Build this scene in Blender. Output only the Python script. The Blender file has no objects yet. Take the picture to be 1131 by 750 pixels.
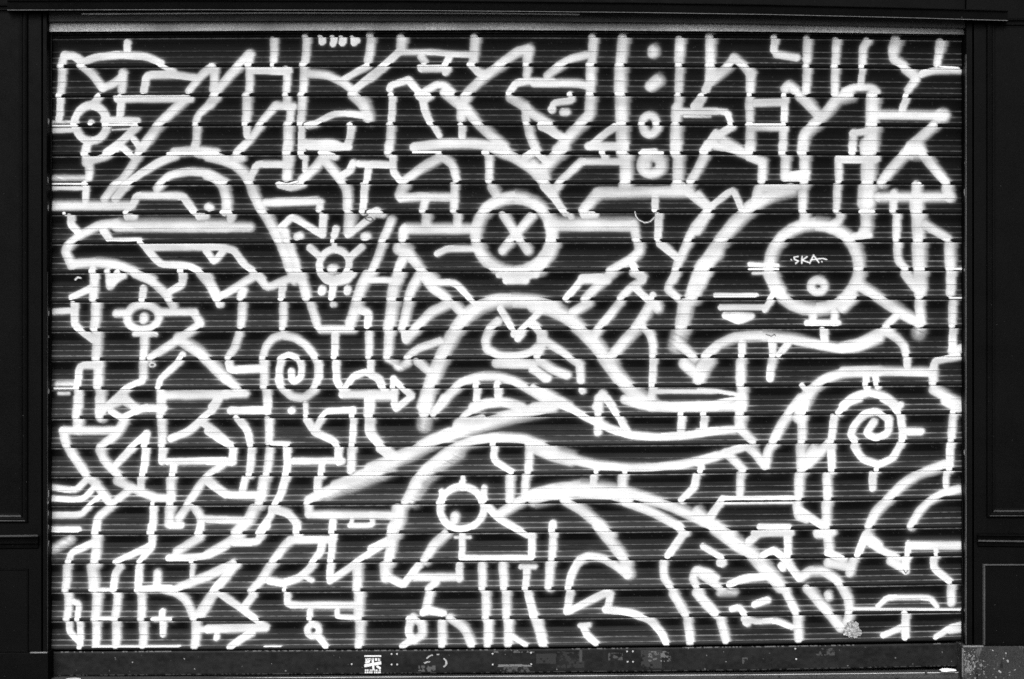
import bpy, bmesh, math, random
import numpy as np
from mathutils import Vector

S = 0.003125            # metres per picture unit on the shutter plane
D = 4.5                 # camera distance to that plane
ZC = 1.16               # camera height
C = bpy.context.scene.collection
random.seed(4)

def wx(u, y=0.0): return (u - 565.5) * S * (D + y) / D
def wz(v, y=0.0): return ZC + (375.0 - v) * S * (D + y) / D
SKY, SUN = .15, 2.15

# ---- the spray can's path: '@' sets a tile origin; each line is a width and the points the can passed
STROKES = '''
@50 20
50 110,210 103,250
50 98,270 95,415
42 87,430 84,560
46 110,210 165,212 215,248
46 215,250 285,220 400,208 460,208 560,215 645,252
34 645,262 710,297
46 700,315 560,320 552,405
40 700,315 830,330
50 205,265 260,310 325,390
48 325,390 380,368 430,325
52 430,310 430,405
40 455,140 455,190
48 925,272 860,322 800,405
52 937,275 935,400
44 400,447 800,447
42 424,440 416,545
60 775,450 700,525 625,600 530,735
42 305,435 265,480
46 O 257,583 88,98
40 262,582 262,582
20 45,578 190,578 s
14 48,598 190,598 c
24 45,625 150,622
46 335,568 515,570
14 335,594 505,594 c
10 370,620 470,615
45 510,600 430,680 345,745
35 490,670 525,715
50 237,700 227,800
48 950,440 850,535 840,575
48 840,595 833,745
@230 20
55 235,205 230,255
55 225,205 190,250 120,320 60,400 10,480
50 230,262 232,405
58 217,435 217,570
40 212,590 215,650
43 250,292 440,295
50 365,125 367,240
28 363,255 363,275
48 437,285 437,405
48 435,430 435,490
50 457,505 457,575
60 445,595 445,800
50 545,110 542,250
50 530,262 530,410
52 520,430 518,575
40 515,592 517,745
38 628,112 628,135 c
36 694,112 688,145 c
40 742,116 740,138 c
36 803,115 803,142 818,128 c
54 902,100 897,170 888,240
38 885,268 820,300 745,345
48 560,310 660,318 740,355 800,400
45 1000,245 900,325 810,400
72 805,425 860,475 890,555
40 890,545 780,528 700,532 640,560 600,585 550,595
45 790,595 785,660 765,712 655,722
44 545,690 690,690 740,712
48 380,485 470,490
48 370,487 310,565 290,595 230,680 170,740
@410 20
62 170,115 168,165
45 155,190 100,245 20,320 0,335
36 150,192 350,192 450,202 560,206
48 278,215 300,245
46 275,280 420,280 410,300
46 432,220 412,270
58 575,112 568,240
46 553,262 590,303 640,312
60 870,175 800,195 720,258 620,330 550,400 520,440
60 868,185 865,240
48 860,260 858,318
42 105,395 110,375 205,345
45 212,350 255,400 285,430
42 117,430 115,565
52 110,595 105,735
44 325,432 290,455 262,432
45 285,460 295,510 330,580
36 340,595 375,650
50 300,410 360,372 400,372 450,415
66 410,415 480,470 520,505
60 520,440 500,490 500,555
42 500,595 500,655
60 530,510 600,595 680,665 735,710
55 240,715 350,697 490,690 600,697 700,722 750,735
44 1000,355 870,350 800,362 765,415
56 765,440 830,480 900,540 990,590
50 850,490 858,570
55 865,595 880,660 920,740
44 935,600 1000,630
@590 20
55 325,110 320,245
50 290,208 200,228 130,272 70,322
52 0,362 100,363 240,363 300,378
60 312,265 312,410
66 312,435 307,535
68 290,555 200,650 130,730
68 492,115 480,240
74 475,272 475,410
78 480,435 485,570
76 485,595 485,745
70 657,182 657,195
76 680,350 645,378
52 O 637,592 40,52
30 600,740 670,735
60 803,125 800,240
52 800,265 798,405
52 795,435 792,480
66 785,500 785,560
70 783,600 780,740
45 40,592 110,640 155,660
42 450,600 390,640 305,712
48 312,712 490,712
38 200,425 205,460 105,472 95,505
44 93,505 97,508
48 160,522 178,522
62 970,110 972,240
65 970,268 970,340
50 960,370 945,405
45 925,435 880,490
40 785,517 1000,517
16 830,545 970,547 s
45 1000,640 932,735
@770 20
66 78,270 78,335
50 68,345 45,400
45 25,435 5,490
58 80,345 150,290 200,235
56 200,225 260,270 295,312
55 292,315 292,405
38 290,428 290,432
52 285,450 290,570
60 292,595 290,740
38 0,518 162,518 185,585
45 188,602 110,652 42,735
55 140,675 240,735
45 425,112 420,180
48 435,202 545,222
55 605,120 605,235
52 603,272 600,410
52 765,130 762,250
52 758,272 758,420
50 935,130 912,170 910,250
38 907,272 897,385
60 485,395 505,372 540,405
34 480,428 480,432
42 480,445 478,570
42 320,472 470,470
20 275,592 485,592 c
30 300,612 480,612
48 472,605 470,740
62 565,435 610,475 675,545
70 840,430 770,450 710,530 650,585 590,645 578,740
48 810,410 860,387 960,387 988,410
82 965,435 965,580
90 962,600 958,740
35 850,640 930,630
48 857,640 853,740
@930 20
70 295,125 285,170
58 277,195 282,232 330,262
60 345,280 400,325
52 400,345 362,400
42 352,430 330,500 325,525
64 540,140 538,170
48 530,190 522,260
40 435,312 500,292 640,292
12 540,272 640,278 c
58 180,537 560,540
84 540,545 550,545
60 505,595 445,650 375,705
100 385,735 415,735
@50 160
55 237,0 228,48
36 225,55 225,58
50 247,75 248,185
40 228,215 225,310
30 50,185 220,185 s
14 58,218 245,218 c
22 40,242 210,242
60 55,338 480,338
45 490,330 508,283 620,283 762,283 785,315 830,370
36 455,375 475,345
44 455,398 490,398
44 850,395 885,395
40 265,90 335,68 400,28
42 410,5 445,25 495,70
50 555,0 520,60 430,200 385,230 330,300
46 390,300 450,225 520,170 620,105 720,62
56 720,42 840,32 950,45
22 690,52 950,50 c
50 850,50 950,58 1000,80
50 830,0 830,25
50 620,245 650,210 690,172 800,148 900,158 1000,205
52 905,345 918,352
26 118,380 118,382
44 145,398 145,440 185,482
72 400,447 1000,450
54 400,435 290,450 200,500 135,555 115,590 155,670
45 325,475 360,518
25 375,525 530,525
42 535,540 610,630 650,662 800,668 860,700 905,745
42 580,568 920,565
40 890,585 937,650 982,590
56 175,660 280,650 380,658 480,690 590,745
44 270,690 275,745
48 355,700 360,780
46 410,705 370,770
44 757,690 760,745
@230 160
48 205,0 165,48
52 185,75 150,75
62 0,62 80,82 150,110 210,165 235,210 250,265 290,345 350,440 400,535 440,640 480,745
64 0,168 55,195 85,225 105,300 110,355
40 90,375 125,375
46 130,390 125,410
58 0,452 230,455
50 425,480 450,560 490,660 515,745
40 240,180 270,108 410,110
60 445,0 438,60 440,185
45 525,0 520,60
34 535,65 535,140
38 395,222 460,240 525,220
14 400,210 450,220 500,205 c
42 630,45 700,65
42 560,12 780,15
58 645,60 600,120 525,195
58 640,80 740,200 770,255 775,355
72 785,390 782,480
45 745,170 780,150 800,105
38 830,107 1000,112
42 885,120 880,205
42 862,225 858,370
52 320,322 600,312
48 622,320 620,360
45 635,392 632,490
40 400,460 460,402 490,412 635,500
54 500,510 510,506
58 870,510 880,510
42 705,465 700,500
28 695,520 693,570
40 O 700,660 82,80
62 690,688 700,688
40 560,570 615,615
42 845,570 785,620
38 775,500 850,442 900,402
34 895,375 940,360 960,385
40 20,562 90,568 145,585 200,660 260,700 300,745
@410 160
48 97,0 97,50
42 118,70 122,150 165,200
38 0,110 95,115
56 240,18 330,8 450,0 600,0 720,12
16 240,44 390,44 c
50 380,60 450,110 475,195
58 370,80 280,130 190,200
66 180,230 160,280
52 165,297 280,288 440,290
50 460,225 460,365
50 475,392 477,440
50 302,300 290,365
60 307,400 305,440
40 630,45 645,48
50 648,70 655,200
58 665,235 690,270
72 680,22 800,72 890,130 950,200 1000,265
45 905,38 850,70
74 O 790,498 210,205
56 730,390 865,585
56 885,395 725,585
64 190,465 560,465
60 180,475 180,520
76 155,575 195,590
60 185,610 150,700 150,745
60 215,610 290,700 345,745
38 365,602 420,575 570,575
50 20,378 60,382
54 110,420 80,500 45,600 10,700
35 700,720 905,720
90 560,700 1000,700 h
@590 160
50 300,10 500,10
45 378,40 388,70
40 275,95 470,95
48 255,98 150,200 120,240
66 490,0 490,40
78 505,70 508,205
60 490,228 500,228
68 O 649,112 54,48
44 630,85 620,130 s
44 680,85 690,130 s
24 590,48 712,48 c
68 783,0 783,45
68 795,70 795,205
70 785,230 820,232
58 958,0 940,60 900,145 865,205
64 350,270 850,262
54 850,262 960,350
70 345,275 275,365
44 270,385 330,385
42 665,280 668,360
45 685,390 683,515
45 690,545 785,620
3 555,372 560,395 575,415 610,432 640,425 662,402 m
55 975,345 880,460 850,530 800,640 765,745
78 90,440 530,443
54 550,440 565,525
60 575,545 580,590 540,630 420,700
45 370,735 260,738
45 545,665 595,745
66 100,440 100,515
84 98,540 80,600 25,680
90 1000,595 920,685 885,800
45 50,230 100,280 170,375
34 190,385 200,400
74 170,20 120,62 50,140
40 10,42 60,90
70 0,115 60,180
@770 160
48 5,275 65,350
40 65,350 195,245 240,350
54 60,372 0,480
55 100,5 200,30 280,60
50 280,68 350,95
58 360,100 358,200
65 290,10 285,50
55 470,0 470,50
60 485,75 485,185
60 580,0 582,50
64 590,75 592,205
56 500,185 580,185
46 520,170 600,160
56 580,235 582,365
60 590,385 590,410
60 335,250 325,300
40 350,240 540,235
84 520,245 420,270 300,340 220,420 130,530 60,640 10,745
45 775,80 980,82
48 775,85 782,200
48 768,230 768,365
50 785,390 780,420 735,448
50 852,0 857,50
66 942,0 942,50
92 945,80 943,200
108 937,240 932,325
34 905,372 970,372
72 930,390 935,450 915,495
50 860,512 945,500
30 290,662 440,668
16 290,688 450,688 c
16 300,710 420,710
74 O 645,675 248,236
5 517,635 518,636 m
5 555,616 532,622 535,634 556,642 540,656 m
5 577,616 574,655 m
5 605,618 577,638 612,650 m
5 618,655 640,610 668,650 m
5 625,636 690,628 712,634 m
5 684,646 686,646 m
@930 160
80 130,0 130,45
64 395,0 335,62 260,150 215,212
60 415,10 440,50 500,125 575,215
60 200,290 590,290
64 572,240 592,290
48 282,270 280,365
50 297,395 298,525
50 300,550 305,640 350,688
50 345,710 370,745
58 405,225 405,300
88 410,300 410,365
78 415,395 420,520
54 460,445 580,520
68 590,555 595,680
16 582,686 665,686 c
50 595,710 600,800
84 420,555 425,685
74 420,715 430,800
24 425,215 430,218
@50 300
54 273,0 275,150
60 285,185 282,310
40 285,325 285,325
60 290,345 292,480
60 297,505 300,635
62 310,665 312,800
40 252,95 155,142
45 165,180 165,290 265,375
34 52,222 145,218
55 370,30 365,55
40 370,60 430,22
50 500,12 590,52 680,130 710,195
42 760,15 760,72 690,112
54 860,10 920,85 960,155
40 960,182 968,182
48 O 543,253 88,70
50 548,250 548,266
42 545,95 545,155
48 395,230 440,230
44 630,225 825,225
48 825,235 863,288
50 855,295 760,360 590,475
52 550,350 550,480
24 490,347 610,347 s
52 545,505 545,585
42 540,605 460,640 350,740
40 440,690 495,745
66 740,370 850,440 930,520 1000,590
40 765,460 740,500 640,590 635,640
50 640,665 640,745
42 185,640 190,520 300,518
50 187,665 187,745
34 75,620 190,620 s
14 65,645 190,645 c
18 75,672 130,672 s
50 645,685 1000,680
40 955,705 920,745
10 O 590,515 16,10
@230 300
50 0,30 55,150
48 60,152 150,90 265,22
48 250,5 275,25 330,92 460,35
54 197,105 187,145
52 190,185 187,300
50 172,345 150,420 118,475
45 115,505 125,543 290,538
44 412,80 410,150
48 415,185 418,315
60 510,10 550,145
50 567,185 608,300
48 620,318 800,318
14 620,318 795,318 c
68 885,15 850,80 825,170 788,285
32 890,48 1000,48
40 620,10 650,48 710,62 770,48 798,10
42 690,75 688,145
30 685,182 695,182
46 630,98 630,112
46 770,98 770,112
46 840,212 885,228 885,300
48 887,345 892,470
42 895,500 897,540
44 700,350 702,470
45 705,505 710,600 740,645
42 760,650 800,582 870,552 940,590 970,650
46 740,678 1000,678
45 882,705 885,745
48 308,490 310,465 322,410 360,368 410,352 480,365 540,405 590,462 608,510 610,590 590,652 530,698 460,690 410,640 392,590
24 622,520 624,590 s
56 95,588 175,648
48 90,678 205,675
40 395,600 392,550 405,480 450,458 500,478 518,530 512,585 480,608 462,590 460,550
52 308,500 315,635
50 325,665 328,745
42 50,700 30,745
@410 300
28 0,50 110,50
72 155,10 128,80 120,150
74 122,175 102,315
58 100,345 95,465
44 90,480 130,500 150,530 200,505 s
60 265,20 222,100 190,250 178,315
46 185,345 190,375
58 195,375 250,312 330,225 420,185
58 290,25 340,90 430,155 500,225
38 350,62 460,60 520,120 575,175
84 290,740 320,650 360,540 410,430 460,335 520,250 600,190 690,160 800,158 900,165 1000,190
54 700,275 655,320 630,380 640,430 715,468 800,470 880,452 935,405 940,345 915,305 885,290
44 745,50 850,50
30 735,30 870,30
40 712,205 755,275 790,325
40 935,215 880,275 825,330
40 785,345 830,345 808,370
48 205,475 260,425 380,385
50 255,495 320,550
56 690,505 890,510
48 890,540 975,590
54 380,745 430,680 500,612 600,578 700,578 800,610 900,665 1000,735
42 585,620 580,710
45 700,620 700,690
50 560,745 640,722 740,718 830,745
38 122,590 222,685
38 125,595 130,740
38 222,690 155,740
60 0,685 115,685
42 0,570 50,595 75,640
@590 300
48 270,48 400,48
42 255,52 178,150
58 420,15 340,90 280,158
58 295,178 215,225
84 0,190 90,205 180,250 260,320 340,400 400,490 470,590 560,680 650,735
50 545,5 600,30 590,55 530,92 480,148
52 470,172 400,262 350,320 322,368
44 562,95 620,148
40 655,130 650,150
60 670,180 680,205
66 640,190 585,285 545,335 485,400 432,468
50 592,295 640,345 655,400 658,465
46 655,490 652,632
50 650,650 645,700
48 772,20 732,95 795,148
92 920,10 872,140
88 835,180 815,305
90 800,345 785,410 s
56 800,400 885,475
76 830,505 890,560 960,500
58 1000,420 945,468
26 650,662 1000,662
26 680,728 1000,730
48 372,675 340,745
44 382,685 430,745
52 0,640 100,690 190,740
52 30,495 90,535 180,572
48 50,375 150,440 235,500
50 250,515 258,600
38 258,655 264,660
52 0,290 35,330 45,400 20,470
50 0,535 60,590
@770 300
28 100,132 325,132 c
32 125,198 360,198 c
38 370,210 405,150 435,105
38 150,243 310,243 225,278 160,245
52 200,255 240,255
78 395,10 450,110
50 O 662,82 37,33
48 635,230 635,285
50 755,230 755,285
42 605,285 775,285
45 692,320 700,380
58 50,465 110,405 200,365 350,355 500,368 640,398 780,425 880,420 1000,370
40 420,365 640,395 780,425
46 245,400 247,465
60 238,500 240,625
64 245,660 245,745
46 410,375 417,465
54 410,490 408,520
46 402,530 400,590
40 500,395 450,460
78 50,495 10,595
22 0,655 100,658 210,678
24 0,735 100,722 210,700
60 620,655 700,595 800,560 900,552 1000,550
40 580,630 590,640
80 620,660 590,720 560,800
38 930,580 930,635
@930 300
66 0,420 90,400 180,355 250,322
60 60,140 0,200
66 100,80 170,125 260,185 360,250 420,285
55 340,10 400,90
72 430,0 425,130
58 420,165 435,285
70 415,325 415,340 s
58 595,0 595,120
14 595,146 660,146 c
50 605,175 605,300
46 605,325 605,430
48 600,440 670,418
44 640,465 510,492 500,530
56 500,545 500,615
60 500,650 600,705 680,745
48 290,250 240,300
48 225,325 300,370 340,410 352,465
42 350,490 355,520
54 0,550 200,548 480,555
38 130,570 128,635
38 180,570 190,635
46 0,740 60,690 150,668 240,690 300,740
@50 440
58 185,0 182,105
62 185,130 185,170
46 100,177 400,177
54 102,180 118,230 150,305 240,425 290,480 365,575
56 435,135 390,205 315,268
55 305,285 330,340 420,430 
50 400,455 530,515 620,548 700,552
54 302,0 305,70
48 305,75 350,45 420,15
38 370,70 430,108
44 440,108 540,52 660,55
48 450,20 510,50
42 395,365 470,285 560,195
44 562,195 558,290 548,425
42 530,445 530,490
52 645,0 645,100
52 645,125 655,265
46 650,285 648,345
46 960,0 930,65 870,115 800,180 700,220
40 870,135 940,180 1000,230
40 680,348 1000,345
44 715,365 712,425
56 695,450 700,590
60 690,605 690,690
40 700,700 755,700
48 985,365 910,420 860,470 790,590 740,660
48 905,455 1000,530
36 45,490 170,508 230,450
34 45,550 210,562 290,470
36 45,645 200,642 240,600
30 250,590 320,530
38 45,722 190,722
48 380,580 480,492
50 355,605 290,660 290,745
28 605,555 605,580
46 600,605 598,740
48 820,595 860,650 865,740
38 870,662 1000,670
@230 440
46 130,68 330,65
44 165,108 220,180 242,258
46 240,280 235,420
42 205,442 190,510
44 330,0 332,75
50 337,115 340,240
50 340,280 330,420
64 310,445 290,580
68 260,605 220,680 160,740
46 464,68 466,68
30 537,30 548,100
44 545,120 590,185
38 590,180 620,120 660,70 800,65
40 802,65 800,180 800,265
50 792,285 792,400
44 600,190 700,235 722,268
44 718,285 722,350
40 475,345 740,345
30 360,248 450,250
45 435,275 440,380 435,425
46 425,445 400,540 375,585
50 885,0 885,90
44 885,115 885,190 960,268
42 945,278 1000,320
44 0,460 100,532 260,532
42 0,348 130,350
45 0,180 90,238 140,262 138,300 135,350
40 630,365 630,425
46 605,445 605,505
60 560,560 640,520 800,450
66 660,525 820,465 950,410 s
88 780,460 900,420 1000,375 s
56 700,480 850,420 1000,350
48 552,580 555,635
48 555,640 1000,645
42 690,680 690,745
32 785,700 910,700 905,660
26 790,690 795,660
38 0,668 200,670
46 365,610 440,632 495,690 495,745
42 350,605 350,640 310,700 285,745
@410 440
48 0,0 0,190 60,260 130,320
80 0,390 150,330 250,290 330,240 430,200
80 400,215 600,145 800,90 1000,45
34 122,30 140,65 190,15
78 310,0 300,80
70 292,115 290,150 s
50 400,0 350,85
50 470,160 530,85 620,35 720,18 800,40 870,75
60 480,140 620,110
60 195,570 250,450 320,375 450,275 560,235 700,215 850,225 950,260 1000,285
70 230,560 280,460 360,380 480,300 s
85 155,610 150,670 125,745
34 0,640 120,650
40 678,245 675,340 780,405
56 765,435 768,560
50 872,255 870,405
50 852,430 848,520
42 O 500,603 122,117
26 503,436 502,455
38 502,462 500,490
36 388,512 394,530 402,570
36 624,492 620,515 632,560
54 463,650 460,670
60 710,640 800,580 900,525 1000,505
44 650,605 700,660 800,715 860,750
@590 440
60 0,50 150,25
46 60,0 200,55 320,120 430,170 530,202 700,213 850,203 1000,178
55 355,0 357,85
48 350,115 350,185
42 400,0 460,90 510,180
56 500,5 600,38 750,52 1000,48
46 812,85 808,185
44 937,85 932,185
84 0,262 100,305 200,335
54 180,330 250,345 350,368 500,383 650,383 800,368 950,335 1000,318
36 347,370 347,405
44 325,435 325,470
38 505,395 505,408
56 485,435 485,485
44 922,375 920,400
44 890,425 885,485 815,560
100 0,545 100,520 250,500 400,510 520,545
60 170,560 260,612 340,680 420,745
52 500,570 640,620 780,695 830,740
64 480,510 640,555 750,590 880,650 1000,710
40 1000,600 955,670
44 102,690 102,745
@770 440
62 0,45 240,40
68 240,0 238,80
70 235,105 235,160
48 0,188 200,172 
54 230,160 310,240
44 150,300 260,268
50 0,352 150,305
52 275,268 315,300 365,365
54 400,265 385,300 375,375
60 420,238 460,150 520,60 570,0
46 592,0 585,75
54 575,105 578,235
66 570,265 578,390
50 150,300 180,320 255,395
46 750,100 740,235
46 735,260 742,395
56 600,375 680,290 730,240
60 600,340 640,280
45 780,78 830,22 890,0
48 235,418 235,535
28 155,550 560,548
12 150,578 520,575
44 140,555 110,592 75,650
58 560,425 560,545
50 545,585 555,650 600,665
44 570,620 640,670 700,710
56 712,425 720,550
58 710,580 712,740
66 0,625 60,680 180,745
38 345,708 505,708
40 310,742 510,742
50 660,750 700,750
@930 440
44 170,130 130,190 185,222 250,190 255,115 190,68 115,85 55,160 45,200 72,238
44 60,265 110,335 200,365 275,330 315,255
44 330,230 332,180 315,95
44 310,80 270,30 220,0
46 345,182 430,182
40 290,60 320,35
36 190,380 190,395
44 163,415 165,495
66 570,10 640,55
44 615,60 612,75
48 605,95 600,230
45 590,255 590,390
36 568,410 568,480
58 145,705 180,630 260,545 330,475 420,415 565,365
50 375,705 420,625 480,560 560,520 640,500
@50 580
50 140,80 50,130 s
50 290,0 285,48
60 288,70 285,205
42 270,95 150,150 140,200
50 125,230 123,360
48 132,385 130,515
34 160,420 188,430 188,520
38 135,545 140,590 200,645 200,670
38 195,545 200,640
66 265,230 278,345
24 260,354 400,354
58 292,385 285,520
26 285,512 400,512
50 285,545 288,650
14 275,666 750,664 c
46 415,228 388,270 385,355
50 402,385 395,520
52 396,545 400,660
42 592,70 592,110 400,200
40 588,120 530,200
45 520,230 520,358
50 535,388 540,518
52 545,545 548,660
50 622,265 622,330
42 545,350 700,345
50 640,345 720,365 780,410 830,510
54 720,355 820,310 1000,235
54 835,540 835,665
34 850,573 1000,573
42 590,0 588,40
44 862,0 850,48
50 850,70 730,145
42 690,180 850,178 940,150 1000,112
30 818,198 812,285
54 1000,285 920,385 850,490
38 652,475 652,600
28 605,515 702,515
36 950,605 948,620
@230 580
50 0,280 80,240 150,205
50 155,215 100,280 50,340 20,400 -30,490
52 0,160 100,102 180,48
42 330,0 290,60 268,92 140,92
42 65,375 160,440 275,520
46 285,540 315,560
46 0,572 315,565
45 240,592 190,622 130,670
46 248,385 205,445
54 345,222 290,310 245,362
54 455,85 420,115 365,198
50 495,0 495,48
42 450,82 690,80
42 690,0 690,50
42 685,72 683,198
42 675,225 672,290
46 630,95 620,150 588,195 560,240 500,292 420,318 345,305
30 530,280 575,302
28 428,345 430,365
42 437,385 440,440 830,440
38 565,470 567,515
38 O 580,578 32,32
40 605,605 658,668
32 715,470 717,502 820,508
40 675,305 800,220 830,195 1000,85
60 825,225 828,355
60 835,380 835,515
56 840,535 838,665
14 320,664 410,664
@410 580
44 0,130 85,85
64 122,10 122,40
64 120,60 100,198
68 78,220 82,285
46 85,280 178,325
44 182,325 230,260 262,218
58 300,190 345,110 415,45
48 245,285 480,285
42 485,218 488,295
50 360,312 322,350
54 322,375 305,460
44 290,480 320,465 400,485
56 440,510 520,570 560,660
44 215,515 205,590 230,630 180,665
50 235,505 280,540 285,600 240,635
52 390,535 397,662
20 460,65 540,65 s
38 500,55 502,175
36 502,178 895,178
44 885,55 887,170
50 610,220 618,350
54 632,375 638,515
55 645,535 648,660
52 725,220 738,350
54 745,375 752,515
58 757,535 762,655
34 785,615 860,660
30 825,228 900,228
42 858,240 855,350
46 865,380 900,505
54 915,525 955,655 985,700
@590 580
48 103,0 100,185
54 85,215 83,338
66 350,0 400,62 450,125 505,195
70 500,210 520,265
50 252,190 300,168 380,178 450,222 510,270
46 238,205 200,280 192,345
46 195,375 182,475
42 195,472 290,422 380,378 420,375 405,455
46 395,462 540,482 640,520 700,590 735,655
30 250,552 300,550
44 270,560 290,605 345,650
46 800,0 825,40 740,165
48 710,205 715,285 758,345
56 765,375 840,495
54 845,525 865,650
48 895,330 872,290 890,245 960,260 1000,290
50 890,370 940,430 1000,490
60 0,490 50,650
@770 580
80 100,15 200,90 300,155 360,225 420,290 460,335
50 480,355 545,480
56 550,505 560,625
46 180,325 260,292 400,280
46 285,90 335,45 500,22
46 495,40 500,170
46 365,165 420,135 470,172 560,290
62 605,345 680,430 790,560
40 460,220 470,235
56 575,285 620,250 700,250 770,300 820,385
54 830,400 840,470 825,525
50 718,382 722,394
42 315,435 385,412
38 190,460 230,450 265,495
34 250,515 330,530 430,525 520,560
40 265,535 275,540
50 0,250 60,295 130,345
40 120,370 200,370 s
48 0,340 20,395 105,485
54 125,515 160,635
36 30,115 140,180
44 120,205 135,210
48 655,40 740,40
56 715,40 728,140
46 720,150 800,180
56 720,205 830,225
54 858,195 840,260
46 925,50 885,160
48 930,45 1000,105
22 860,458 980,458
@930 600
50 130,-20 230,45 305,75
50 260,95 340,140
44 345,85 348,150
38 362,0 360,70
50 385,10 640,10 c
30 515,35 520,70
42 498,85 505,140 590,205
50 597,235 598,325
15 60,360 650,362 c
32 195,345 245,297 480,297 520,345
46 345,385 348,515
36 340,455 225,505
36 515,515 590,465 650,450
44 590,475 650,470
@230 160
4 868,406 898,400 914,414 896,424 874,414 868,406 k
4 903,574 916,572 912,614 900,618 903,574 k
@770 300
4 378,348 398,352 404,358 k
4 408,356 424,346 430,354 k
@50 300
6 170,45 185,32 200,36 m
@930 600
4 335,145 348,165 360,148 k
'''
# ---- slat rows: picture-plane height of every slat bead at four stations, smoothed by a low-order fit
def _rows():
    L=[73.6,107,139,171.4,203.4,236,268.2,299.4,331.6,364.2,396.6,428.4,461,493,525,556.8,588.4,620,651.6,683.6,714.6]
    M=[72.8,105,137.2,169.6,201.6,234,265.8,298,330.4,363,395,426.8,459,490.4,522.4,555,587,618.4,650.4,682,712.6]
    R=[74,106.4,138,170,202,234,265.6,297.6,329.2,360.8,392.8,425.2,457,488.6,519.6,551,582.4,614.2,645.6,677.2,708.4]
    Q=[75.6,107.4,139.2,171,202.4,234.2,265.6,297.4,329,360.2,392,424,455.6,486.6,518,549.8,581.4,612.4,643,673.4,704.4]
    A=[];b=[]
    for xs,col in ((75,L),(500,M),(880,R),(1045,Q)):
        for k,v in enumerate(col):
            x=(xs-565)/500.;t=(k-10)/10.
            A.append([1,x,x*x,t,t*x,t*x*x,t*t,t*t*x]);b.append(v)
    return np.linalg.lstsq(np.array(A),np.array(b),rcond=None)[0]
RC=_rows()
def row_v(k,u):
    x=(u-565)/500.;t=(k-10)/10.
    return RC[0]+RC[1]*x+RC[2]*x*x+RC[3]*t+RC[4]*t*x+RC[5]*t*x*x+RC[6]*t*t+RC[7]*t*t*x
rng=np.random.default_rng(7)
def vnoise(u,v,su,sv,seed):
    r=np.random.default_rng(seed);G=r.random((256,256))
    a=u/su;b=v/sv;i=np.floor(a).astype(int);j=np.floor(b).astype(int);fa=a-i;fb=b-j
    fa=fa*fa*(3-2*fa);fb=fb*fb*(3-2*fb);i%=256;j%=256;i1=(i+1)%256;j1=(j+1)%256
    return (G[i,j]*(1-fa)+G[i1,j]*fa)*(1-fb)+(G[i,j1]*(1-fa)+G[i1,j1]*fa)*fb
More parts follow.
